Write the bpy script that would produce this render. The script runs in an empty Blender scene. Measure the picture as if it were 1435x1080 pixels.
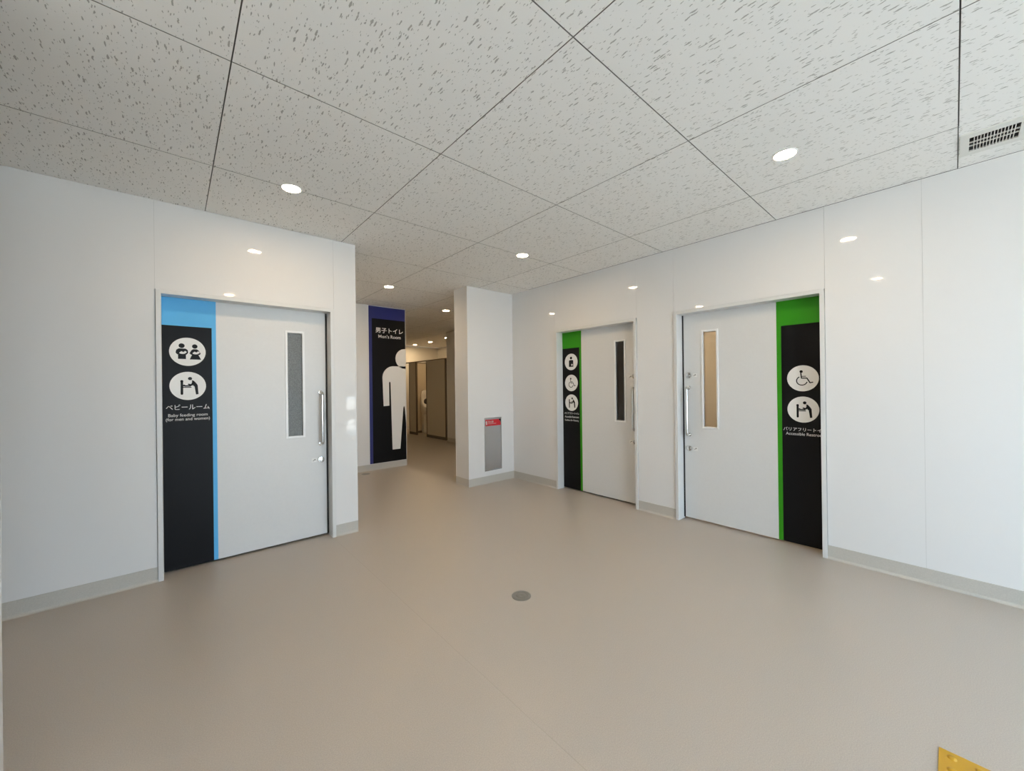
import bpy, bmesh, math, random
from mathutils import Matrix, Vector
random.seed(4)
scene = bpy.context.scene
col = scene.collection

# ------------------------------------------------------------------ camera
CAM_H, CEIL = 1.25, 2.5
yaw, pitch, roll = 0.7186, 0.0013, -0.0120
F = Vector((math.sin(yaw), math.cos(yaw), 0)); Rt = Vector((math.cos(yaw), -math.sin(yaw), 0)); U = Vector((0, 0, 1))
F2 = F * math.cos(pitch) + U * math.sin(pitch); U2 = U * math.cos(pitch) - F * math.sin(pitch)
R3 = Rt * math.cos(roll) + U2 * math.sin(roll); U3 = U2 * math.cos(roll) - Rt * math.sin(roll)
cam_d = bpy.data.cameras.new('camera'); cam = bpy.data.objects.new('camera', cam_d); col.objects.link(cam)
m = Matrix((R3, U3, -F2)).transposed().to_4x4(); m.translation = (0, 0, CAM_H); cam.matrix_world = m
cam_d.sensor_fit = 'HORIZONTAL'; cam_d.sensor_width = 36; cam_d.lens = 542.27 / 1435 * 36; cam_d.clip_start = 0.02
scene.camera = cam

# ------------------------------------------------------------------ world, exposure
world = bpy.data.worlds.new('sky'); scene.world = world; world.use_nodes = True
bg = world.node_tree.nodes['Background']; bg.inputs['Color'].default_value = (0.64, 0.83, 1.0, 1); bg.inputs['Strength'].default_value = 8.4
LAMP = 262.0                      # radiance of a downlight lens
LAMP_COL = (1.0, 0.73, 0.43)
sun_d = bpy.data.lights.new('sun_offscreen', 'SUN'); sun_d.energy = 46.0; sun_d.angle = 0.01; sun_d.color = (1.0, 0.95, 0.88)
sun = bpy.data.objects.new('sun_offscreen', sun_d); col.objects.link(sun); sun.rotation_euler = (math.radians(-42), 0, math.radians(15))   # high behind the building
vs = scene.view_settings
vs.view_transform = 'Standard'; vs.look = 'None'; vs.exposure = 0.11; vs.gamma = 1.0; vs.use_curve_mapping = False
scene.cycles.diffuse_bounces = 6; scene.cycles.max_bounces = 14
scene.cycles.sample_clamp_indirect = 8.0; scene.cycles.caustics_reflective = False; scene.cycles.caustics_refractive = False

# ------------------------------------------------------------------ materials
M = {}
def mat(name, color, rough=0.5, metal=0.0, spec=0.5, emit=None, strength=0.0, trans=0.0, noise=None, bump=None, coat=0.0):
    """noise=(scale, amount) mottles the colour; bump=(scale, strength, distance) gives fine relief"""
    mt = bpy.data.materials.new(name); mt.use_nodes = True; nt = mt.node_tree; b = nt.nodes['Principled BSDF']
    b.inputs['Base Color'].default_value = (*color, 1); b.inputs['Roughness'].default_value = rough
    b.inputs['Metallic'].default_value = metal; b.inputs['Specular IOR Level'].default_value = spec
    b.inputs['Transmission Weight'].default_value = trans; b.inputs['Coat Weight'].default_value = coat
    if emit: b.inputs['Emission Color'].default_value = (*emit, 1); b.inputs['Emission Strength'].default_value = strength
    geo = nt.nodes.new('ShaderNodeNewGeometry')
    if noise:
        n = nt.nodes.new('ShaderNodeTexNoise'); n.inputs['Scale'].default_value = noise[0]; n.inputs['Detail'].default_value = 3
        nt.links.new(geo.outputs['Position'], n.inputs['Vector'])
        r = nt.nodes.new('ShaderNodeValToRGB'); a = noise[1]
        r.color_ramp.elements[0].position = 0.3; r.color_ramp.elements[1].position = 0.7
        r.color_ramp.elements[0].color = (*[c * (1 - a) for c in color], 1); r.color_ramp.elements[1].color = (*[min(1, c * (1 + a)) for c in color], 1)
        nt.links.new(n.outputs['Fac'], r.inputs['Fac']); nt.links.new(r.outputs['Color'], b.inputs['Base Color'])
    if bump:
        n = nt.nodes.new('ShaderNodeTexNoise'); n.inputs['Scale'].default_value = bump[0]; n.inputs['Detail'].default_value = 2
        nt.links.new(geo.outputs['Position'], n.inputs['Vector'])
        bp = nt.nodes.new('ShaderNodeBump'); bp.inputs['Strength'].default_value = bump[1]; bp.inputs['Distance'].default_value = bump[2]
        nt.links.new(n.outputs['Fac'], bp.inputs['Height']); nt.links.new(bp.outputs['Normal'], b.inputs['Normal'])
    M[name] = mt; return mt

mat('wall', (0.74, 0.735, 0.73), 0.035, bump=(4.0, 0.12, 0.003))
mat('wall_backing', (0.45, 0.45, 0.44), 0.8)
mat('inner', (0.78, 0.75, 0.70), 0.7)
mat('trim_white', (0.82, 0.82, 0.82), 0.3)
mat('frame', (0.68, 0.68, 0.67), 0.35)
mat('leaf', (0.68, 0.68, 0.675), 0.42, noise=(60, 0.01))
mat('skirting', (0.50, 0.475, 0.43), 0.45, noise=(180, 0.05))
mat('floor', (0.45, 0.405, 0.36), 0.37, noise=(260, 0.10), bump=(320, 0.12, 0.001))
mat('weld', (0.40, 0.36, 0.31), 0.5)
mat('steel', (0.62, 0.62, 0.60), 0.25, metal=1.0)
mat('brushed', (0.55, 0.555, 0.565), 0.38, metal=1.0)
mat('chrome', (0.78, 0.77, 0.75), 0.12, metal=1.0)
mat('drain', (0.30, 0.30, 0.28), 0.45, metal=0.7)
mat('black_rubber', (0.012, 0.012, 0.014), 0.6)
mat('black', (0.006, 0.006, 0.007), 0.42, spec=0.15)
mat('picto_white', (0.80, 0.79, 0.77), 0.45)
mat('blue', (0.11, 0.46, 0.84), 0.4, spec=0.25)
mat('navy', (0.020, 0.026, 0.17), 0.35)
mat('green', (0.035, 0.28, 0.010), 0.4, spec=0.2)
mat('red', (0.55, 0.008, 0.02), 0.4)
mat('yellow', (0.52, 0.29, 0.008), 0.4)
mat('partition', (0.68, 0.60, 0.47), 0.4)
mat('partition_edge', (0.16, 0.13, 0.095), 0.4, metal=0.3)
mat('beige_wall', (0.78, 0.76, 0.71), 0.12)
mat('plastic', (0.75, 0.73, 0.68), 0.35)
mat('dark_plastic', (0.05, 0.04, 0.035), 0.5)
mat('vent', (0.74, 0.73, 0.69), 0.5)
mat('duct', (0.13, 0.13, 0.13), 0.8)
mat('slab', (0.12, 0.115, 0.11), 0.9)
mat('concrete', (0.50, 0.49, 0.46), 0.85, noise=(3, 0.08))
mat('lens', (0.9, 0.9, 0.9), 0.4, emit=LAMP_COL, strength=LAMP)
mat('lens_room', (0.9, 0.9, 0.9), 0.4, emit=LAMP_COL, strength=LAMP * 1.9)
mat('frosted', (0.93, 0.93, 0.92), 0.45, trans=1.0)
mat('patterned', (0.27, 0.29, 0.29), 0.30, trans=0.45, noise=(120, 0.30), bump=(150, 0.8, 0.004))
mat('dark_pane', (0.85, 0.85, 0.85), 0.25, trans=1.0)

def glass_clear():
    mt = bpy.data.materials.new('clear_glass'); mt.use_nodes = True; nt = mt.node_tree; nt.nodes.clear()
    o = nt.nodes.new('ShaderNodeOutputMaterial'); mx = nt.nodes.new('ShaderNodeMixShader'); t = nt.nodes.new('ShaderNodeBsdfTransparent')
    g = nt.nodes.new('ShaderNodeBsdfGlossy'); g.inputs['Roughness'].default_value = 0.02; mx.inputs[0].default_value = 0.07
    nt.links.new(t.outputs[0], mx.inputs[1]); nt.links.new(g.outputs[0], mx.inputs[2]); nt.links.new(mx.outputs[0], o.inputs[0])
    M['clear_glass'] = mt
glass_clear()

def ceiling_material():
    mt = bpy.data.materials.new('fissured_tile'); mt.use_nodes = True; nt = mt.node_tree; L = nt.links.new
    b = nt.nodes['Principled BSDF']; b.inputs['Roughness'].default_value = 0.9; b.inputs['Specular IOR Level'].default_value = 0.2
    def N(t, **kw):
        n = nt.nodes.new(t)
        for k, v in kw.items(): setattr(n, k, v)
        return n
    geo = N('ShaderNodeNewGeometry')
    nz = N('ShaderNodeTexNoise'); nz.inputs['Scale'].default_value = 55; nz.inputs['Detail'].default_value = 2
    L(geo.outputs['Position'], nz.inputs['Vector'])
    sub = N('ShaderNodeVectorMath', operation='SUBTRACT'); sub.inputs[1].default_value = (0.5, 0.5, 0.5); L(nz.outputs['Color'], sub.inputs[0])
    sc = N('ShaderNodeVectorMath', operation='MULTIPLY'); sc.inputs[1].default_value = (0.012, 0.008, 0); L(sub.outputs[0], sc.inputs[0])
    ad = N('ShaderNodeVectorMath', operation='ADD'); L(geo.outputs['Position'], ad.inputs[0]); L(sc.outputs[0], ad.inputs[1])
    masks = []
    for (sx, sy, thr, off) in ((92, 19, 0.22, 0.0), (150, 40, 0.2, 7.3)):
        mu = N('ShaderNodeVectorMath', operation='MULTIPLY_ADD'); mu.inputs[1].default_value = (sx, sy, 0); mu.inputs[2].default_value = (off, off * 2, 0.5)
        L(ad.outputs[0], mu.inputs[0])
        vo = N('ShaderNodeTexVoronoi'); vo.voronoi_dimensions = '2D'; vo.inputs['Scale'].default_value = 1; vo.inputs['Randomness'].default_value = 0.9
        L(mu.outputs[0], vo.inputs['Vector'])
        sp = N('ShaderNodeSeparateColor'); L(vo.outputs['Color'], sp.inputs[0])
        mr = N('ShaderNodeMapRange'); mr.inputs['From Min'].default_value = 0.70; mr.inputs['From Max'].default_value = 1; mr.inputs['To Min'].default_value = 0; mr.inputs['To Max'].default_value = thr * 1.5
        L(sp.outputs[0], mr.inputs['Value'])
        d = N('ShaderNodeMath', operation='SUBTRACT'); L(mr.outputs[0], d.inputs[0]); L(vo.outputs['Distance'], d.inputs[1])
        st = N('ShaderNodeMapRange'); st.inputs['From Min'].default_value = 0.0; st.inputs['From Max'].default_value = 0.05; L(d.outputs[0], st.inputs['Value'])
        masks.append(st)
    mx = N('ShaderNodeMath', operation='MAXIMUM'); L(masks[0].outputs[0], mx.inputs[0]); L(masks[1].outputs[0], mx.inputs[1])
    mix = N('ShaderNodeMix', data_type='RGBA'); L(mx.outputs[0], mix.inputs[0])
    mix.inputs[6].default_value = (0.87, 0.86, 0.835, 1); mix.inputs[7].default_value = (0.46, 0.45, 0.42, 1)  # second colour paints the shade inside the fissures
    L(mix.outputs[2], b.inputs['Base Color'])
    bp = N('ShaderNodeBump'); bp.invert = True; bp.inputs['Strength'].default_value = 0.5; bp.inputs['Distance'].default_value = 0.002
    L(mx.outputs[0], bp.inputs['Height']); L(bp.outputs['Normal'], b.inputs['Normal'])
    M['tile'] = mt
ceiling_material()
mat('tile_edge', (0.24, 0.23, 0.21), 0.9)

# ------------------------------------------------------------------ helpers
def link(name, me, material, parent=None):
    o = bpy.data.objects.new(name, me); col.objects.link(o)
    if material is not None and not me.materials: me.materials.append(M[material])
    if parent is not None: o.parent = parent; o.matrix_parent_inverse = parent.matrix_world.inverted()
    return o
def empty(name, loc=(0, 0, 0)):
    o = bpy.data.objects.new(name, None); col.objects.link(o); o.location = loc; o.empty_display_size = 0.1
    o.matrix_world = Matrix.Translation(loc); return o
def tag(o, label, cat, group=None, kind=None):
    o['label'] = label; o['category'] = cat
    if group: o['group'] = group
    if kind: o['kind'] = kind
    return o
def mesh(name, bm, smooth=False):
    bmesh.ops.recalc_face_normals(bm, faces=bm.faces)
    me = bpy.data.meshes.new(name); bm.to_mesh(me); bm.free()
    if smooth:
        for p in me.polygons: p.use_smooth = True
        try: me.set_sharp_from_angle(angle=math.radians(40))
        except Exception: pass
    return me
def addbox(bm, a, b, bevel=0.0):
    (x0, y0, z0), (x1, y1, z1) = [tuple(map(min, a, b)), tuple(map(max, a, b))]
    v = [bm.verts.new((x, y, z)) for z in (z0, z1) for y in (y0, y1) for x in (x0, x1)]
    f = [bm.faces.new([v[i] for i in q]) for q in ((0, 2, 3, 1), (4, 5, 7, 6), (0, 1, 5, 4), (2, 6, 7, 3), (0, 4, 6, 2), (1, 3, 7, 5))]
    if bevel:
        es = list({e for fc in f for e in fc.edges})
        bmesh.ops.bevel(bm, geom=es, offset=bevel, segments=2, affect='EDGES', profile=0.5)
def box(name, a, b, material, parent=None, bevel=0.0):
    bm = bmesh.new(); addbox(bm, a, b, bevel); return link(name, mesh(name, bm), material, parent)
def boxes(name, lst, material, parent=None, bevel=0.0):
    bm = bmesh.new()
    for a, b in lst: addbox(bm, a, b, bevel)
    return link(name, mesh(name, bm), material, parent)
def tube(name, pts, r, material, parent=None, n=14):
    bm = bmesh.new(); pts = [Vector(p) for p in pts]; rings = []; prev = None
    for i, p in enumerate(pts):
        t = (pts[min(i + 1, len(pts) - 1)] - pts[max(i - 1, 0)]).normalized()
        if prev is None: a = t.orthogonal().normalized()
        else: a = (prev - t * prev.dot(t)).normalized()
        prev = a; b = t.cross(a)
        rings.append([bm.verts.new(p + (a * math.cos(2 * math.pi * k / n) + b * math.sin(2 * math.pi * k / n)) * r) for k in range(n)])
    for q, s in zip(rings, rings[1:]):
        for k in range(n): bm.faces.new((q[k], q[(k + 1) % n], s[(k + 1) % n], s[k]))
    bm.faces.new(rings[0]); bm.faces.new(rings[-1])
    return link(name, mesh(name, bm, True), material, parent)
def lathe(name, prof, origin, axis, material, parent=None, n=32):
    """prof = [(radius, height along axis)] from the axis outward and back"""
    bm = bmesh.new(); ax = Vector(axis).normalized(); a = ax.orthogonal().normalized(); b = ax.cross(a); O = Vector(origin); rings = []
    for r, h in prof:
        if r < 1e-6: rings.append([bm.verts.new(O + ax * h)])
        else: rings.append([bm.verts.new(O + ax * h + (a * math.cos(2 * math.pi * k / n) + b * math.sin(2 * math.pi * k / n)) * r) for k in range(n)])
    for q, s in zip(rings, rings[1:]):
        for k in range(n):
            k2 = (k + 1) % n
            if len(q) == 1 and len(s) == 1: continue
            if len(q) == 1: bm.faces.new((q[0], s[k], s[k2]))
            elif len(s) == 1: bm.faces.new((q[k], q[k2], s[0]))
            else: bm.faces.new((q[k], q[k2], s[k2], s[k]))
    return link(name, mesh(name, bm, True), material, parent)

class Face:
    """a flat face in the scene: u runs right, v up, n out of it"""
    def __init__(s, o, u, n): s.o = Vector(o); s.u = Vector(u); s.n = Vector(n); s.v = Vector((0, 0, 1))
    def p(s, u, v, d=0.0): return s.o + s.u * u + s.v * v + s.n * d
def circ(cx, cy, r, ry=None, n=40):
    ry = r if ry is None else ry
    return [(cx + r * math.cos(2 * math.pi * k / n), cy + ry * math.sin(2 * math.pi * k / n)) for k in range(n)]
def stroke(pts, w, caps=True):
    out = []
    for (x0, y0), (x1, y1) in zip(pts, pts[1:]):
        l = math.hypot(x1 - x0, y1 - y0) or 1; nx, ny = -(y1 - y0) / l * w / 2, (x1 - x0) / l * w / 2
        out.append([(x0 + nx, y0 + ny), (x0 - nx, y0 - ny), (x1 - nx, y1 - ny), (x1 + nx, y1 + ny)])
    if caps: out += [circ(x, y, w / 2, n=14) for x, y in pts]
    return out
def arc(cx, cy, r, a0, a1, n=24):
    return [(cx + r * math.cos(math.radians(a0 + (a1 - a0) * k / n)), cy + r * math.sin(math.radians(a0 + (a1 - a0) * k / n))) for k in range(n + 1)]
def flat(name, polys, face, d0, d1, material, parent, c=(0, 0), s=1.0):
    """thin plates between depths d0 and d1 in front of the face"""
    bm = bmesh.new()
    for poly in polys:
        lo = [bm.verts.new(face.p(c[0] + x * s, c[1] + y * s, d0)) for x, y in poly]
        hi = [bm.verts.new(face.p(c[0] + x * s, c[1] + y * s, d1)) for x, y in poly]
        bm.faces.new(lo); bm.faces.new(hi); k = len(poly)
        for i in range(k): bm.faces.new((lo[i], lo[(i + 1) % k], hi[(i + 1) % k], hi[i]))
    return link(name, mesh(name, bm), material, parent)
def rect(x0, y0, x1, y1): return [(x0, y0), (x1, y0), (x1, y1), (x0, y1)]
def clip_right(poly, xm):
    out = []
    for (x0, y0), (x1, y1) in zip(poly, poly[1:] + poly[:1]):
        if x0 <= xm: out.append((x0, y0))
        if (x0 <= xm) != (x1 <= xm): t = (xm - x0) / (x1 - x0); out.append((xm, y0 + t * (y1 - y0)))
    return out
def text(name, body, face, u, v, width, height, d, material, parent, align='CENTER', bold=0.0, thick=0.0004):
    """lettering: width of the whole line and height of its tallest letter, in metres"""
    cu = bpy.data.curves.new(name, 'FONT'); cu.body = body; cu.size = 1; cu.extrude = 0.0; cu.offset = bold; cu.resolution_u = 4
    o = bpy.data.objects.new(name, cu); col.objects.link(o); bpy.context.view_layer.update()
    me = bpy.data.meshes.new_from_object(o.evaluated_get(bpy.context.evaluated_depsgraph_get())); bpy.data.objects.remove(o)
    xs = [w.co.x for w in me.vertices]; ys = [w.co.y for w in me.vertices]; x0, x1, y0, y1 = min(xs), max(xs), min(ys), max(ys)
    sx = width / (x1 - x0); sy = height / (y1 - y0); off = (x0 + x1) / 2 if align == 'CENTER' else x0
    bm = bmesh.new(); bm.from_mesh(me)
    for w in bm.verts: w.co = face.p(u + (w.co.x - off) * sx, v + (w.co.y - (y0 + y1) / 2) * sy, d)
    g = bmesh.ops.extrude_face_region(bm, geom=bm.faces[:])
    for w in g['geom']:
        if isinstance(w, bmesh.types.BMVert): w.co += face.n * thick
    return link(name, mesh(name, bm), material, parent)

# ------------------------------------------------------------------ layout (metres)
YW, XW = 3.44, 3.49            # faces of the left and right walls
XE = 1.204                     # free end of the left wall
YM, XM = 5.79, 2.806           # sign wall of the men's room and its free end
YS, XS = 3.97, 2.748           # wall nib with the extinguisher box
XC = 4.70                      # corridor side wall
XB, YB = -0.40, -2.60          # wall beside the camera, entrance wall
XF, YF = 6.40, 10.95           # far room
XP = -2.40                     # end of the side passage
DOOR_T = 1.914

# ------------------------------------------------------------------ floor and ceiling
fl = tag(empty('floor', (1.5, 2, 0)), 'beige speckled sheet vinyl floor running through the lobby', 'floor', kind='structure')
SEAM = 0.998
box('floor_sheet', (XP, YB, -0.05), (SEAM - 0.0015, YF, 0), 'floor', fl)
box('floor_sheet', (SEAM + 0.0015, YB, -0.05), (XF + 0.2, YF, 0), 'floor', fl)
box('weld_seam', (SEAM - 0.0015, YB, -0.05), (SEAM + 0.0015, YF, -0.0004), 'weld', fl)

ce = tag(empty('ceiling', (1.5, 2, CEIL)), 'ceiling of square fissured off-white acoustic tiles', 'ceiling', kind='structure')
GX0, GX1, GY0, GY1 = 3.088, 3.264, -0.226, -0.062      # duct opening for the vent
def holed(x0, x1, y0, y1, z0, z1):
    return [((x0, y0, z0), (GX0, y1, z1)), ((GX1, y0, z0), (x1, y1, z1)), ((GX0, y0, z0), (GX1, GY0, z1)), ((GX0, GY1, z0), (GX1, y1, z1))]
boxes('ceiling_slab', holed(XP - 0.2, XF + 0.4, YB - 0.2, YF + 0.3, CEIL + 0.012, CEIL + 0.12), 'slab', ce)
P, OX, OY = 0.9146, 1.0906, 0.8906; G = 0.0014
tile_cache = {}
def tile(x0, x1, y0, y1):
    x0, x1, y0, y1 = x0 + G, x1 - G, y0 + G, y1 - G
    if x0 < GX0 and x1 > GX1 and y0 < GY0 and y1 > GY1: return boxes('ceiling_tile', holed(x0, x1, y0, y1, CEIL, CEIL + 0.0121), 'tile', ce)
    key = (round(x1 - x0, 4), round(y1 - y0, 4))
    if key not in tile_cache:
        bm = bmesh.new(); w, h = key; addbox(bm, (-w / 2, -h / 2, 0), (w / 2, h / 2, 0.0121))
        bmesh.ops.bevel(bm, geom=[e for e in bm.edges if all(abs(v.co.z) < 1e-6 for v in e.verts)], offset=0.001, segments=1, affect='EDGES')
        me = tile_cache[key] = mesh('ceiling_tile', bm); me.materials.append(M['tile']); me.materials.append(M['tile_edge'])
        for p in me.polygons: p.material_index = 0 if p.normal.z < -0.9 else 1
    o = bpy.data.objects.new('ceiling_tile', tile_cache[key]); col.objects.link(o); o.parent = ce
    o.location = ((x0 + x1) / 2 - 1.5, (y0 + y1) / 2 - 2, 0)
for i in range(-4, 7):
    for j in range(-3, 12):
        x0, x1 = OX + i * P, OX + (i + 1) * P; y0, y1 = OY + j * P, OY + (j + 1) * P
        x0, x1, y0, y1 = max(x0, XP), min(x1, XF), max(y0, YB), min(y1, YF)
        if x1 - x0 < 0.03 or y1 - y0 < 0.03: continue
        if x0 > XW and y1 < YS: continue                     # above the closed rooms
        if x1 < XE and y0 > YW + 0.1: continue
        if y0 > YM and x1 < XM: continue
        if x0 < XW < x1 and y1 < YS: x1 = XW
        tile(x0, x1, y0, y1)

# ------------------------------------------------------------------ walls
T = 0.008; WT = CEIL - 0.002
def wall(name, label, backing, panels, trims=()):
    w = tag(empty(name, tuple((backing[0][0][k] + backing[0][1][k]) / 2 if k < 2 else 0 for k in range(3))), label, 'wall', kind='structure')
    boxes('wall_core', backing, 'wall_backing', w)
    for a, b in panels: box('wall_panel', a, b, 'wall', w)
    for a, b in trims: box('corner_trim', a, b, 'trim_white', w)
    return w
g = 0.0008
g = 0.0005
def pan_y(x0, x1, z0, z1, y=YW): return ((x0 + g, y, z0), (x1 - g, y + T, z1))
def pan_x(y0, y1, z0, z1, x=XW): return ((x, y0 + g, z0), (x + T, y1 - g, z1))
D0 = (-0.085, 1.019)           # baby room door, along x
D2 = (0.604, 1.702)            # wide door, along y
D1 = (2.088, 3.181)            # far door, along y
B = 0.02
wall('wall_left', 'glossy white panel wall with the baby room door',
     [((XP, YW + T, 0), (D0[0], YW + T + B, WT)), ((D0[0], YW + T, DOOR_T), (D0[1], YW + T + B, WT)), ((D0[1], YW + T, 0), (XE - T, YW + T + B, WT))],
     [pan_y(XP, -1.02, 0, WT), pan_y(-1.02, D0[0] - 0.003, 0, WT), pan_y(D0[0] - 0.003, D0[1] + 0.003, DOOR_T + 0.002, WT), pan_y(D0[1] + 0.003, XE - 0.004, 0, WT)],
     [((XE - 0.004, YW - 0.0015, 0), (XE, YW + 0.02, WT))])
wall('wall_side', 'white wall end facing the corridor behind the baby room',
     [((XE - 0.03, YW + 0.03, 0), (XE - T, YM, WT))], [pan_x(YW + 0.02, YM, 0, WT, XE - T)])
wall('wall_right', 'glossy white panel wall with two accessible restroom doors',
     [((XW + T, YB, 0), (XW + T + B, D2[0], WT)), ((XW + T, D2[0], DOOR_T), (XW + T + B, D2[1], WT)), ((XW + T, D2[1], 0), (XW + T + B, D1[0], WT)),
      ((XW + T, D1[0], DOOR_T), (XW + T + B, D1[1], WT)), ((XW + T, D1[1], 0), (XW + T + B, YS, WT))],
     [pan_x(YB, -0.79, 0, WT), pan_x(-0.79, 0.124, 0, WT), pan_x(0.124, D2[0] - 0.003, 0, WT), pan_x(D2[0] - 0.003, D2[1] + 0.003, DOOR_T + 0.002, WT), pan_x(D2[1] + 0.003, D1[0] - 0.003, 0, WT),
      pan_x(D1[0] - 0.003, D1[1] + 0.003, DOOR_T + 0.002, WT), pan_x(D1[1] + 0.003, YS, 0, WT)])
NX = (2.993, 3.274); NZ = (0.159, 0.843)   # extinguisher box opening in the nib
wall('wall_nib', 'short white wall nib carrying the fire extinguisher box',
     [((XS + T, YS + T, 0), (XW, YS + 0.17, WT)), ((XS + T, YS + 0.17, 0), (XC, YS + 0.28, WT))],
     [((XS + 0.004, YS, 0), (XW, YS + T, WT)), ((XS, YS + 0.004, 0), (XS + T, YS + 0.286, WT)), ((XS + T, YS + 0.28, 0), (XC, YS + 0.288, WT))],
     [((XS - 0.0015, YS - 0.0015, 0), (XS + 0.004, YS + 0.004, WT)), ((XS - 0.0015, YS + 0.286, 0), (XS + T, YS + 0.2905, WT))])
wall('wall_back', 'white wall beside the men\'s room entrance carrying its tall sign',
     [((XE, YM + T, 0), (XM - T, YM + 0.12, WT))], [pan_y(XE, 2.205, 0, WT, YM), pan_y(2.205, XM - 0.004, 0, WT, YM), ((XM - T, YM + 0.004, 0), (XM, YF, WT))],
     [((XM - 0.004, YM - 0.0015, 0), (XM + 0.0015, YM + 0.004, WT))])
wcor = tag(empty('wall_corridor', (XC, 6, 0)), 'plain wall along the men\'s room corridor, ending at the cubicles', 'wall', kind='structure')
box('wall_panel', (XC, YS + 0.29, 0), (XC + 0.10, 7.62, WT), 'beige_wall', wcor)
box('corner_trim', (XC - 0.002, 7.62, 0), (XC + 0.10, 7.63, WT), 'trim_white', wcor)
wfar = tag(empty('wall_far', (5, YF, 0)), 'beige far wall of the men\'s room above the cubicles', 'wall', kind='structure')
box('wall_panel', (XM - T, YF, 0), (XF, YF + 0.1, WT), 'beige_wall', wfar)
box('wall_panel', (XF, YS + 0.3, 0), (XF + 0.1, YF + 0.1, WT), 'beige_wall', wfar)
box('wall_panel', (XC + 0.1, 7.0, 0), (XF, 7.1, WT), 'beige_wall', wfar)
wb = tag(empty('wall_camera_side', (XB, 0.5, 0)), 'white wall end just left of the viewpoint', 'wall', kind='structure')
box('wall_panel', (XB - 0.12, YB, 0), (XB, 1.919, WT), 'wall', wb)
box('wall_panel', (XP - 0.1, YB, 0), (XP, YW, WT), 'wall', wb)
box('wall_panel', (XP, YB, 0), (XB - 0.12, YB + 0.1, WT), 'wall', wb)

# entrance side behind the viewpoint: open doorway with white frame and glazed side panels
EX0, EX1, EZ = 0.0, 2.87, 2.34
SX0, SX1, SZ0, SZ1 = 3.09, 3.31, 0.12, 1.04      # low side window
we = tag(empty('wall_entrance', (1.5, YB, 0)), 'entrance wall with a wide daylight opening onto the forecourt', 'wall', kind='structure')
for a, b in (((XB, YB - 0.12, 0), (EX0, YB, WT)), ((EX1, YB - 0.12, 0), (SX0, YB, WT)), ((SX1, YB - 0.12, 0), (XW + 0.03, YB, WT)),
             ((EX0, YB - 0.12, EZ), (EX1, YB, WT)), ((SX0, YB - 0.12, SZ1), (SX1, YB, WT)), ((SX0, YB - 0.12, 0), (SX1, YB, SZ0))): box('wall_panel', a, b, 'wall', we)
wn = tag(empty('window_1', (1.5, YB, 0)), 'white framed glazing either side of the open entrance', 'window', kind='structure')
for x in (EX0 + 0.03, 0.65, 2.20, EX1 - 0.03): box('mullion', (x - 0.03, YB - 0.09, 0), (x + 0.03, YB - 0.03, EZ), 'frame', wn)
box('transom', (EX0 + 0.06, YB - 0.08, EZ - 0.05), (EX1 - 0.06, YB - 0.04, EZ), 'frame', wn)
for a, b in ((EX0 + 0.06, 0.62), (2.23, EX1 - 0.06)):
    box('rail', (a, YB - 0.08, 1.0), (b, YB - 0.04, 1.05), 'frame', wn)
    box('pane', (a, YB - 0.065, 0.0), (b, YB - 0.057, 1.0), 'clear_glass', wn)
    box('pane', (a, YB - 0.065, 1.05), (b, YB - 0.057, EZ - 0.05), 'clear_glass', wn)
w2 = tag(empty('window_2', (SX0, YB, SZ0)), 'small low window beside the entrance opening', 'window', kind='structure')
box('rail', (SX0, YB - 0.08, 0.49), (SX1, YB - 0.04, 0.75), 'frame', w2)
box('pane', (SX0, YB - 0.065, SZ0), (SX1, YB - 0.057, 0.49), 'clear_glass', w2)
box('pane', (SX0, YB - 0.065, 0.75), (SX1, YB - 0.057, SZ1), 'clear_glass', w2)
gr = box('ground_outside', (-25, -40, -0.12), (30, YB, -0.03), 'concrete')
tag(gr, 'pale concrete forecourt outside the entrance', 'ground', kind='structure')

# skirting
def base(name, label, segs):
    w = tag(empty(name, (*segs[0][0], 0)), label, 'baseboard', kind='structure')
    for a, b, n in segs:
        # a, b run along the wall face at floor level; n points into the room; small cove at the foot
        a, b, n = Vector((*a[:2], 0)), Vector((*b[:2], 0)), Vector((*n, 0)); t, h, bm = 0.003, 0.095, bmesh.new()
        prof = [(0.0, h), (t, h - 0.001), (t, 0.016), (t + 0.004, 0.006), (t + 0.012, 0.0004), (0.0, 0.0004)]
        ra = [bm.verts.new(a + n * d + Vector((0, 0, z))) for d, z in prof]; rb = [bm.verts.new(b + n * d + Vector((0, 0, z))) for d, z in prof]
        for i in range(len(prof)):
            k = (i + 1) % len(prof); bm.faces.new((ra[i], ra[k], rb[k], rb[i]))
        bm.faces.new(ra); bm.faces.new(rb)
        link('skirting_strip', mesh('skirting_strip', bm), 'skirting', w)
base('baseboard_left', 'beige vinyl skirting along the left wall', [((XP, YW), (D0[0], YW), (0, -1)), ((D0[1], YW), (XE, YW), (0, -1))])
base('baseboard_right', 'beige vinyl skirting along the right wall', [((XW, YB), (XW, D2[0]), (-1, 0)), ((XW, D2[1]), (XW, D1[0]), (-1, 0)), ((XW, D1[1]), (XW, YS), (-1, 0))])
base('baseboard_nib', 'beige vinyl skirting around the wall nib', [((XS, YS), (XW, YS), (0, -1)), ((XS, YS), (XS, YS + 0.29), (-1, 0))])
base('baseboard_back', 'beige vinyl skirting under the men\'s room sign', [((XE, YM), (XM, YM), (0, -1))])
base('baseboard_corridor', 'beige vinyl skirting along the corridor wall', [((XC, YS + 0.3), (XC, 7.63), (-1, 0))])

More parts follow.
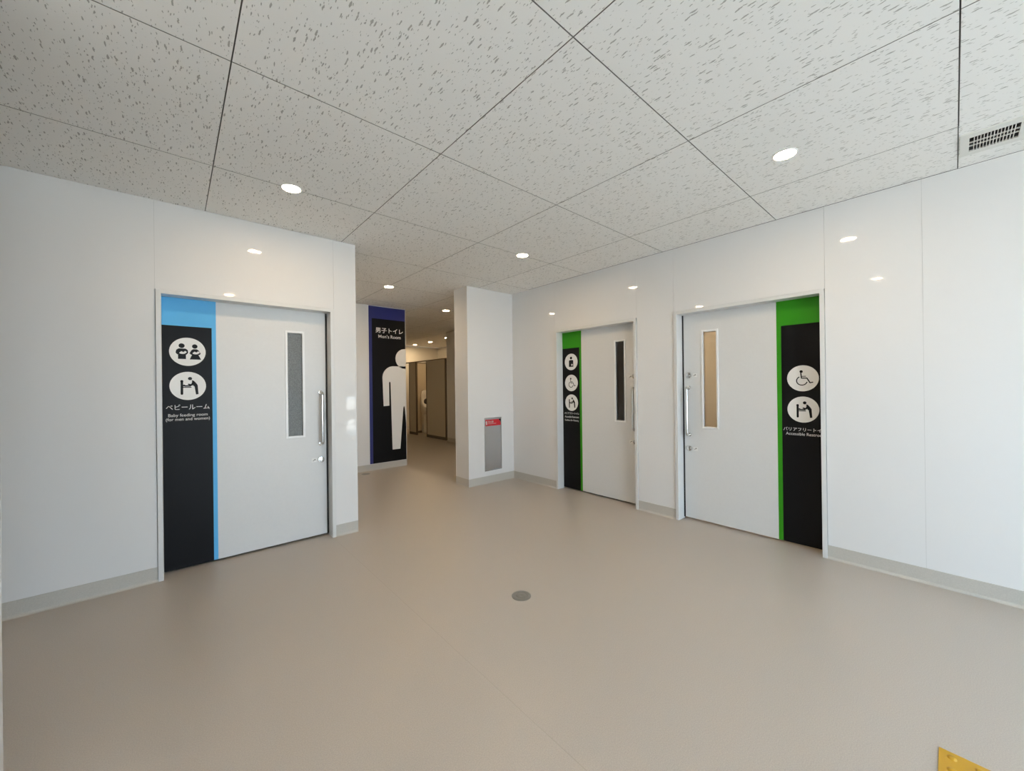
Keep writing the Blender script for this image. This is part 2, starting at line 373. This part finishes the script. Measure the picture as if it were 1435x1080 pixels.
# closed rooms behind the doors
def room(name, label, x0, x1, y0, y1, side, opening):
    w = tag(empty(name, (x0, y0, 0)), label, 'wall', kind='structure')
    b = [((x0, y0, 2.42), (x1, y1, 2.44))]
    t = 0.02
    if side == 'y': b += [((x0, y0, 0), (x0 + t, y1, 2.42)), ((x1 - t, y0, 0), (x1, y1, 2.42)), ((x0 + t, y1 - t, 0), (x1 - t, y1, 2.42))]
    else: b += [((x0, y0, 0), (x1, y0 + t, 2.42)), ((x0, y1 - t, 0), (x1, y1, 2.42)), ((x1 - t, y0 + t, 0), (x1, y1 - t, 2.42))]
    boxes('wall_panel', b, 'inner', w); return w
room('wall_baby_room', 'inner walls of the baby feeding room behind its door', -0.9, 1.15, YW + 0.03, 5.6, 'y', None)
room('wall_restroom_1', 'inner walls of the unlit restroom behind the narrow door', XW + 0.03, XC - 0.05, 1.9, YS - 0.02, 'x', None)
room('wall_restroom_2', 'inner walls of the lit restroom behind the wide door', XW + 0.03, XC - 0.05, -0.4, 1.88, 'x', None)

# ------------------------------------------------------------------ pictograms (unit disc)
def picto_wheelchair(face, c, s, d, par):
    flat('pictogram', [circ(-0.085, 0.52, 0.105, n=20)] + stroke([(-0.115, 0.44), (-0.07, 0.01), (0.27, 0.01), (0.46, -0.35), (0.62, -0.31)], 0.075) +
         stroke([(-0.1, 0.15), (0.19, 0.15)], 0.055) + stroke(arc(-0.05, -0.19, 0.335, 118, 345), 0.07, False), face, d, d + 0.0006, 'black', par, c, s)
def picto_change(face, c, s, d, par):
    flat('pictogram', [circ(-0.34, 0.33, 0.085, n=16), circ(0.11, 0.52, 0.115, n=20), circ(-0.22, 0.03, 0.065, n=14)] + stroke([(-0.34, 0.3), (-0.34, -0.56)], 0.14) +
         stroke([(-0.34, -0.1), (0.16, -0.1)], 0.06) + stroke([(-0.16, 0.0), (0.12, 0.0)], 0.09) + stroke([(0.27, 0.26), (0.2, 0.06), (0.03, 0.11)], 0.1) +
         [[(0.2, 0.40), (0.30, 0.38), (0.42, 0.24), (0.53, 0.06), (0.57, -0.60), (0.43, -0.62), (0.355, -0.05), (0.28, 0.02), (0.23, 0.2)]], face, d, d + 0.0006, 'black', par, c, s)
def picto_feeding(face, c, s, d, par):
    man = [[(-0.62, 0.12), (-0.5, 0.22), (-0.12, 0.22), (0.0, 0.12), (0.02, -0.08), (-0.06, -0.2), (-0.57, -0.2), (-0.66, -0.08)], rect(-0.53, -0.52, -0.1, -0.18), circ(-0.33, 0.42, 0.165, n=24)]
    wom = [[(0.2, 0.12), (0.3, 0.2), (0.5, 0.2), (0.6, 0.12), (0.72, -0.1), (0.66, -0.2), (0.18, -0.2), (0.09, -0.1)], [(0.24, -0.18), (0.58, -0.18), (0.74, -0.54), (0.1, -0.54)], circ(0.39, 0.40, 0.155, n=24)]
    p = flat('pictogram', man + wom, face, d, d + 0.0006, 'black', par, c, s)
    for cx in (-0.27, 0.45):
        flat('pictogram_baby', [circ(cx - 0.02, -0.09, 0.17, 0.075, 18), circ(cx + 0.13, -0.03, 0.075, n=16), circ(cx - 0.07, -0.02, 0.06, 0.04, 12)], face, d + 0.0006, d + 0.001, 'picto_white', par, c, s)
def picto_ostomate(face, c, s, d, par):
    flat('pictogram', [circ(0, 0.47, 0.17, n=20), [(-0.34, 0.12), (-0.25, 0.22), (0.25, 0.22), (0.34, 0.12), (0.34, -0.6), (-0.34, -0.6)]], face, d, d + 0.0006, 'black', par, c, s)
    flat('pictogram_mark', [rect(0.10, -0.48, 0.18, -0.24), rect(0.02, -0.40, 0.26, -0.32)], face, d + 0.0006, d + 0.001, 'picto_white', par, c, s)

# ------------------------------------------------------------------ doors
LEAF_D = 0.10                  # leaf face behind the wall face
def sliding_door(name, label, wface, u0, u1, close, leaf_u, stripe, black, stripe_mat, win, pane, handle_u, locks, discs, lines):
    """wface: wall face; u0..u1 outer frame; close: +1/-1 side the leaf shuts against"""
    d = tag(empty(name, tuple(wface.p((u0 + u1) / 2, 0, 0))), label, 'door', kind='structure')
    fw, top = 0.027, DOOR_T
    def W(a, b): return (tuple(wface.p(*a)), tuple(wface.p(*b)))
    deep = {1: -LEAF_D - 0.03, -1: -LEAF_D + 0.004}
    bx = lambda a, b: W(a, b)
    boxes('frame', [bx((u0, 0, 0.012), (u0 + fw, top, deep[1 if close < 0 else -1])), bx((u1 - fw, 0, 0.012), (u1, top, deep[1 if close > 0 else -1])),
                    bx((u0, top - fw, 0.0118), (u1, top - 0.0005, -LEAF_D + 0.004))], 'frame', d, 0.0015)
    boxes('head_track', [bx((u0 + fw, top - fw + 0.002, -LEAF_D + 0.004), (u1 - fw, top + 0.05, -LEAF_D + 0.0035))], 'steel', d)
    gu = (u1 - fw - 0.013, u1 - fw) if close > 0 else (u0 + fw, u0 + fw + 0.013)
    box('gasket', *bx((gu[0], 0.012, -LEAF_D + 0.003), (gu[1], top - fw, -LEAF_D - 0.03)), 'black_rubber', d)
    L = Face(wface.p(0, 0, -LEAF_D), wface.u, wface.n)
    def lb(a, b): return (tuple(L.p(*a)), tuple(L.p(*b)))
    a, b = leaf_u; z0, z1 = 0.016, top + 0.03; w0, w1, wz0, wz1 = win; th = -0.036
    leaf = boxes('leaf', [lb((a, z0, 0), (w0, z1, th)), lb((w1, z0, 0), (b, z1, th)), lb((w0, z0, 0), (w1, wz0, th)), lb((w0, wz1, 0), (w1, z1, th))], 'leaf', d)
    e = 0.017
    boxes('window_frame', [lb((w0 - e, wz0 - e, 0.006), (w0, wz1 + e, -0.001)), lb((w1, wz0 - e, 0.006), (w1 + e, wz1 + e, -0.001)),
                           lb((w0, wz0 - e, 0.006), (w1, wz0, -0.001)), lb((w0, wz1, 0.006), (w1, wz1 + e, -0.001))], 'trim_white', leaf, 0.0015)
    box('glass_pane', *lb((w0, wz0, -0.012), (w1, wz1, -0.018)), pane, leaf)
    # grip
    hz0, hz1, so = 0.782, 1.214, 0.052
    path = [L.p(handle_u, hz0, 0)] + [L.p(handle_u, hz0 - 0.0 + 0.022 * (1 - math.cos(t)), so - 0.022 + 0.022 * math.sin(t)) for t in [math.pi / 2 * k / 6 for k in range(7)]] + \
           [L.p(handle_u, hz1 - 0.022 * (1 - math.cos(t)), so - 0.022 + 0.022 * math.sin(t)) for t in [math.pi / 2 * k / 6 for k in range(6, -1, -1)]] + [L.p(handle_u, hz1, 0)]
    tube('handle', path, 0.0115, 'chrome', leaf)
    for z in (hz0, hz1): lathe('handle_rose', [(0, 0), (0.018, 0), (0.018, 0.004), (0.0116, 0.006), (0, 0.006)], L.p(handle_u, z, 0), L.n, 'chrome', leaf, 20)
    for z in locks:
        lathe('lock_rose', [(0, 0), (0.026, 0), (0.026, 0.006), (0.023, 0.010), (0.016, 0.011), (0.014, 0.017), (0, 0.019)], L.p(handle_u, z, 0), L.n, 'chrome', leaf, 24)
        ku = handle_u - close * 0.054
        flat('lock_sticker', [rect(-0.019, -0.016, 0.019, 0.016)], L, 0, 0.0006, 'picto_white', leaf, (ku, z))
        flat('lock_symbol', stroke([(-0.009, -0.006), (0.002, 0.002), (0.009, 0.004)], 0.006) + [circ(0.006, 0.004, 0.006, n=10)], L, 0.0006, 0.001, 'drain', leaf, (ku, z))
    # printed sign: coloured stripe, black board, white discs, lettering
    s0, s1 = sorted(stripe); b0, b1 = sorted(black)
    sg = flat('sign_stripe', [rect(s0, z0, s1, z1)], L, 0, 0.0008, stripe_mat, d)
    flat('sign_board', [rect(b0, z0, b1, 1.695)], L, 0.0008, 0.0014, 'black', sg)
    for fn, u, v in discs:
        flat('pictogram_disc', [circ(0, 0, 0.0985, n=48)], L, 0.0014, 0.002, 'picto_white', sg, (u, v))
        fn(L, (u, v), 0.0985, 0.002, sg)
    for body, u, v, w, h, al in lines:
        text('lettering', body, L, u, v, w, h, 0.0014, 'picto_white', sg, al, 0.006 if ord(body[0]) > 255 else 0.001)
    return d
FL = Face((0, YW, 0), (1, 0, 0), (0, -1, 0))
FR = Face((XW, 0, 0), (0, -1, 0), (-1, 0, 0))          # u = -y
sliding_door('door_1', 'white sliding door with sky-blue stripe and baby feeding room sign', FL, D0[0], D0[1], +1, (-0.42, 0.981), (-0.42, 0.236), (-0.42, 0.211), 'blue',
             (0.694, 0.801, 0.865, 1.702), 'patterned', 0.937, (0.648,),
             [(picto_feeding, 0.077, 1.517), (picto_change, 0.077, 1.278)],
             [('ベビールーム', 0.077, 1.131, 0.236, 0.037, 'CENTER'), ('Baby feeding room', 0.077, 1.072, 0.212, 0.027, 'CENTER'), ('(for men and women)', 0.077, 1.044, 0.237, 0.027, 'CENTER')])
sliding_door('door_2', 'wide white sliding door with green stripe, wheelchair sign and tan-lit window', FR, -D2[1], -D2[0], -1, (-1.664, -0.30), (-0.923, -0.30), (-0.892, -0.30), 'green',
             (-1.486, -1.374, 0.865, 1.714), 'frosted', -1.618, (1.328, 0.655),
             [(picto_wheelchair, -0.757, 1.282), (picto_change, -0.757, 1.045)],
             [('バリアフリートイレ', -0.884, 0.893, 0.268, 0.027, 'LEFT'), ('Accessible Restroom', -0.868, 0.858, 0.246, 0.022, 'LEFT')])
sliding_door('door_3', 'narrow-looking white sliding door with green stripe, three disc signs and black window', FR, -D1[1], -D1[0], +1, (-3.60, -2.128), (-3.60, -2.868), (-3.60, -2.897), 'green',
             (-2.402, -2.298, 0.870, 1.712), 'dark_pane', -2.172, (1.332, 0.654),
             [(picto_ostomate, -3.022, 1.53), (picto_wheelchair, -3.022, 1.278), (picto_change, -3.022, 1.042)],
             [('バリアフリートイレ', -3.022, 0.914, 0.225, 0.026, 'CENTER'), ('Accessible Restroom', -3.022, 0.872, 0.215, 0.024, 'CENTER'), ('Facilities for Ostomy', -3.022, 0.828, 0.21, 0.026, 'CENTER')])

# ------------------------------------------------------------------ men's room sign
FM = Face((0, YM, 0), (1, 0, 0), (0, -1, 0))
sg = tag(empty('mens_room_sign', (2.5, YM, 0.1)), 'tall black and navy Men\'s Room sign with white standing figure', 'sign')
xr = XM - 0.006
flat('navy_board', [rect(2.212, 0.10, xr, 2.488)], FM, 0, 0.0015, 'navy', sg)
flat('black_board', [rect(2.262, 0.10, xr, 2.302)], FM, 0.0015, 0.0025, 'black', sg)
flat('edge_trim', [rect(2.205, 0.097, 2.212, 2.494), rect(2.212, 2.488, xr, 2.494)], FM, 0, 0.003, 'trim_white', sg)
head = clip_right(circ(2.790, 1.702, 0.158, n=56), xr)
sh = [(2.806, 1.582), (2.62, 1.582)] + arc(2.60, 1.40, 0.182, 90, 180, 12)
body = sh + [(2.432, 0.963), (2.524, 0.968), (2.522, 1.32)] + [(2.528, 1.338), (2.540, 1.338), (2.546, 1.32)] + [(2.568, 0.28), (2.697, 0.28), (2.755, 0.93), (2.767, 0.955), (2.778, 0.93), (2.806, 0.60)]
flat('figure_head', [head], FM, 0.0025, 0.0035, 'picto_white', sg)
flat('figure_body', [clip_right(body, xr)], FM, 0.0025, 0.0035, 'picto_white', sg)
text('lettering', '男子トイレ', FM, 2.54, 2.128, 0.445, 0.078, 0.0025, 'picto_white', sg, bold=0.012)
text('lettering', "Men's", FM, 2.447, 2.037, 0.172, 0.052, 0.0025, 'picto_white', sg, bold=0.006)
text('lettering', 'Room', FM, 2.640, 2.037, 0.166, 0.051, 0.0025, 'picto_white', sg, bold=0.006)

# ------------------------------------------------------------------ fire extinguisher box
FN = Face((0, YS, 0), (1, 0, 0), (0, -1, 0))
fb = tag(empty('fire_extinguisher_box', (3.13, YS, NZ[0])), 'flush stainless fire extinguisher box with red label on white nib', 'extinguisher box')
def nb(a, b): return (tuple(FN.p(*a)), tuple(FN.p(*b)))
boxes('casing', [nb((NX[0], NZ[0], 0.004), (NX[0] + 0.008, NZ[1], 0)), nb((NX[1] - 0.008, NZ[0], 0.004), (NX[1], NZ[1], 0)),
                 nb((NX[0] + 0.008, NZ[0], 0.004), (NX[1] - 0.008, NZ[0] + 0.008, 0)), nb((NX[0] + 0.008, NZ[1] - 0.008, 0.004), (NX[1] - 0.008, NZ[1], 0))], 'steel', fb)
lid = box('lid', *nb((NX[0] + 0.0095, NZ[0] + 0.0095, 0.0032), (NX[1] - 0.0095, NZ[1] - 0.0095, 0)), 'brushed', fb, 0.0005)
lb_ = flat('label', [[(3.008, 0.737), (3.262, 0.737), (3.262, 0.775), (3.225, 0.818), (3.008, 0.818)]], FN, 0.003, 0.004, 'red', fb)
flat('finger_hole_dark', [[(3.262, 0.778), (3.262, 0.822), (3.228, 0.818)]], FN, 0.003, 0.004, 'black', lid)  # flat black plate stands in for the dark of a finger hole
flat('label_symbol', [rect(3.020, 0.752, 3.036, 0.795), rect(3.022, 0.795, 3.032, 0.803)] + stroke([(3.027, 0.801), (3.037, 0.803)], 0.005) + stroke([(3.018, 0.80), (3.015, 0.775)], 0.004), FN, 0.004, 0.0045, 'picto_white', lb_)
text('lettering', '消火器', FN, 3.049, 0.790, 0.092, 0.028, 0.004, 'picto_white', lb_, 'LEFT', 0.012)
text('lettering', 'FIRE EXTINGUISHER', FN, 3.049, 0.765, 0.135, 0.011, 0.004, 'picto_white', lb_, 'LEFT', 0.01)

# ------------------------------------------------------------------ downlights
def downlight(x, y, label, lens='lens', z=CEIL, group='recessed ceiling downlights', r=0.050, end=''):
    o = tag(empty('ceiling_downlight' + end, (x, y, z)), label, 'light', group)
    lathe('trim_ring', [(r, 0.0), (r + 0.008, 0.0), (r + 0.0075, 0.003), (r + 0.002, 0.005), (r, 0.004), (r, 0.0)], (x, y, z), (0, 0, -1), 'trim_white', o, 40)
    lathe('lens' + end, [(0, 0.002), (r, 0.002), (r, 0.0005), (0, 0.0005)], (x, y, z), (0, 0, -1), lens, o, 40)
    return o
downlight(2.529, 0.600, 'round lit downlight in the ceiling before the wide green-striped door')
downlight(0.563, 2.712, 'round lit downlight in the ceiling before the baby room door')
downlight(2.523, 2.712, 'round lit downlight in the ceiling before the narrow green-striped door')
downlight(0.563, 0.600, 'round lit downlight in the ceiling above the viewpoint', end='_offscreen')   # seen mirrored in the right wall
downlight(2.020, 4.606, 'round lit downlight in the ceiling before the men\'s room sign')
downlight(3.373, 5.479, 'round lit downlight in the ceiling behind the wall nib')
for x, y, w in ((5.262, 8.53, 'cubicle behind the wide beige panel'), (5.377, 9.572, 'open cubicle with the baby seat'), (5.366, 10.46, 'last cubicle by the far wall')):
    downlight(x, y, 'small lit downlight above the ' + w, group='downlights above the cubicles')
downlight(4.1, 0.9, 'round downlight inside the lit restroom', 'lens_room', 2.42)

# ------------------------------------------------------------------ ceiling vent
vt = tag(empty('ceiling_vent', (3.18, -0.15, CEIL)), 'off-white ceiling vent grille with small black slots', 'vent')
VX0, VX1, VY0, VY1 = 3.035, 3.315, -0.290, -0.030
z0, z1 = CEIL - 0.007, CEIL + 0.001
boxes('face_plate', [((VX0, VY0, z0), (GX0, VY1, z1)), ((GX1, VY0, z0), (VX1, VY1, z1)), ((GX0, VY0, z0), (GX1, GY0, z1)), ((GX0, GY1, z0), (GX1, VY1, z1))], 'vent', vt)
boxes('duct', [((GX0, GY0, CEIL), (GX0 + 0.0015, GY1, CEIL + 0.5)), ((GX1 - 0.0015, GY0, CEIL), (GX1, GY1, CEIL + 0.5)), ((GX0, GY0, CEIL), (GX1, GY0 + 0.0015, CEIL + 0.5)),
               ((GX0, GY1 - 0.0015, CEIL), (GX1, GY1, CEIL + 0.5)), ((GX0, GY0, CEIL + 0.5), (GX1, GY1, CEIL + 0.502))], 'duct', vt)
n = 14; wide = 0.0165; p_ = (GY1 - GY0 - 2 * wide) / (n - 2)
ys = [GY0 + wide + p_ * k for k in range(n - 1)]
bm = bmesh.new(); addbox(bm, (-(GX1 - GX0) / 2, -0.0012, 0), ((GX1 - GX0) / 2, 0.0012, 0.0062)); slat_me = mesh('slat', bm); slat_me.materials.append(M['vent'])
for y in ys:
    o = bpy.data.objects.new('slat', slat_me); col.objects.link(o); o.parent = vt; o.location = ((GX0 + GX1) / 2 - 3.18, y + 0.15, z0 - CEIL + 0.0002)
for x in (GX0 + 0.064, GX0 + 0.109): box('cross_bar', (x - 0.0028, GY0, z0 + 0.0004), (x + 0.0028, GY1, z1 - 0.002), 'vent', vt)

# ------------------------------------------------------------------ floor caps
def floor_cap(x, y, label):
    o = tag(empty('floor_drain_cap', (x, y, 0)), label, 'drain cover', 'metal floor caps')
    lathe('rim', [(0.0465, 0.0), (0.0575, 0.0), (0.0575, 0.0016), (0.054, 0.0026), (0.0465, 0.0022), (0.0465, 0.0)], (x, y, 0), (0, 0, 1), 'drain', o, 40)
    lathe('cap', [(0, 0.0002), (0.0455, 0.0002), (0.0455, 0.0018), (0.034, 0.0018), (0.033, 0.0010), (0.031, 0.0010), (0.030, 0.0018), (0.006, 0.0018), (0.005, 0.0012), (0, 0.0012)], (x, y, 0), (0, 0, 1), 'drain', o, 40)
floor_cap(1.550, 1.710, 'round metal floor cap in the middle of the lobby floor')
floor_cap(2.088, 5.63, 'round metal floor cap beside the men\'s room sign wall')

# ------------------------------------------------------------------ tactile paving
def tactile(x1, y1, label):
    S = 0.30; o = tag(empty('tactile_tile', (x1 - S / 2, y1 - S / 2, 0)), label, 'tactile tile', 'yellow tactile tiles by the entrance')
    box('base', (x1 - S, y1 - S, 0), (x1, y1, 0.003), 'yellow', o, 0.0008)
    for i in range(5):
        for j in range(5):
            cx, cy = x1 - 0.03 - 0.06 * i, y1 - 0.03 - 0.06 * j
            d = bpy.data.objects.new('stud', dome_me); col.objects.link(d); d.parent = o; d.location = (cx - (x1 - S / 2), cy - (y1 - S / 2), 0.0029)
bm = bmesh.new(); rings = []
for r, h in ((0.0115, 0.0), (0.010, 0.0025), (0.008, 0.0042), (0.004, 0.005)):
    rings.append([bm.verts.new((r * math.cos(2 * math.pi * k / 16), r * math.sin(2 * math.pi * k / 16), h)) for k in range(16)])
for q, s in zip(rings, rings[1:]):
    for k in range(16): bm.faces.new((q[k], q[(k + 1) % 16], s[(k + 1) % 16], s[k]))
bm.faces.new(rings[-1]); dome_me = mesh('stud', bm, True); dome_me.materials.append(M['yellow'])
tactile(1.956, 0.046, 'yellow tactile paving tile with raised round studs on the floor')

# ------------------------------------------------------------------ men's room cubicles
XQ = 4.77
cb = tag(empty('toilet_cubicles', (XQ, 9.0, 0)), 'row of beige toilet cubicles with dark edges in the men\'s room', 'cubicles')
for y0, y1 in ((7.80, 8.72), (9.25, 9.66), (10.15, 10.56)):
    o = box('front_panel', (XQ, y0 + 0.03, 0.07), (XQ + 0.035, y1 - 0.03, 1.90), 'partition', cb)
    for a, b in ((y0, y0 + 0.03), (y1 - 0.03, y1)): box('edge_post', (XQ - 0.004, a, 0.0), (XQ + 0.039, b, 1.92), 'partition_edge', o)
    box('plinth', (XQ + 0.004, y0 + 0.03, 0.0), (XQ + 0.03, y1 - 0.03, 0.07), 'partition_edge', o)
    box('top_rail', (XQ - 0.004, y0 + 0.03, 1.90), (XQ + 0.039, y1 - 0.03, 1.92), 'partition_edge', o)
for a, b in ((7.64, 7.80), (8.72, 9.25), (9.66, 10.15), (10.56, YF)): box('head_rail', (XQ - 0.004, a, 1.895), (XQ + 0.039, b, 1.92), 'partition_edge', cb)
for y in (8.70, 9.64):
    o = box('divider', (XQ + 0.039, y - 0.017, 0.06), (XF, y + 0.017, 1.90), 'partition', cb)
    box('plinth', (XQ + 0.039, y - 0.010, 0.0), (XF, y + 0.010, 0.06), 'partition_edge', o)
    box('top_rail', (XQ + 0.039, y - 0.019, 1.90), (XF, y + 0.019, 1.92), 'partition_edge', o)
def baby_seat(x, y, label):
    o = tag(empty('baby_seat', (x, y, 0)), label, 'baby seat', 'baby seats in the cubicles')
    # shell hangs on the divider (y is its face), leaning back, with a hollow seat
    bm = bmesh.new(); secs = []
    for z, hw, dp in ((0.52, 0.13, 0.20), (0.60, 0.16, 0.25), (0.72, 0.165, 0.24), (0.82, 0.16, 0.12), (1.0, 0.15, 0.09), (1.12, 0.12, 0.07), (1.16, 0.06, 0.05)):
        secs.append([bm.verts.new((x + hw * math.copysign(abs(math.cos(a)) ** 0.6, math.cos(a)), y - dp / 2 - dp / 2 * math.copysign(abs(math.sin(a)) ** 0.6, math.sin(a)), z)) for a in [2 * math.pi * k / 20 for k in range(20)]])
    for q, s in zip(secs, secs[1:]):
        for k in range(20): bm.faces.new((q[k], q[(k + 1) % 20], s[(k + 1) % 20], s[k]))
    bm.faces.new(secs[0]); bm.faces.new(secs[-1]); link('shell', mesh('shell', bm, True), 'plastic', o)
    lathe('seat_pad', [(0, 0), (0.085, 0.0), (0.10, 0.02), (0.085, 0.05), (0, 0.06)], (x, y - 0.10, 0.84), (0, -1, 0.25), 'dark_plastic', o, 20)
    lathe('guard_ring', [(0.10, 0.0), (0.125, 0.0), (0.13, 0.02), (0.12, 0.04), (0.10, 0.04), (0.10, 0.0)], (x, y - 0.17, 0.70), (0, -0.5, 1), 'plastic', o, 24)
    box('base_column', (x - 0.11, y - 0.12, 0), (x + 0.11, y, 0.56), 'plastic', o, 0.01)
baby_seat(5.22, 9.622, 'white moulded baby seat on the divider of the open cubicle')
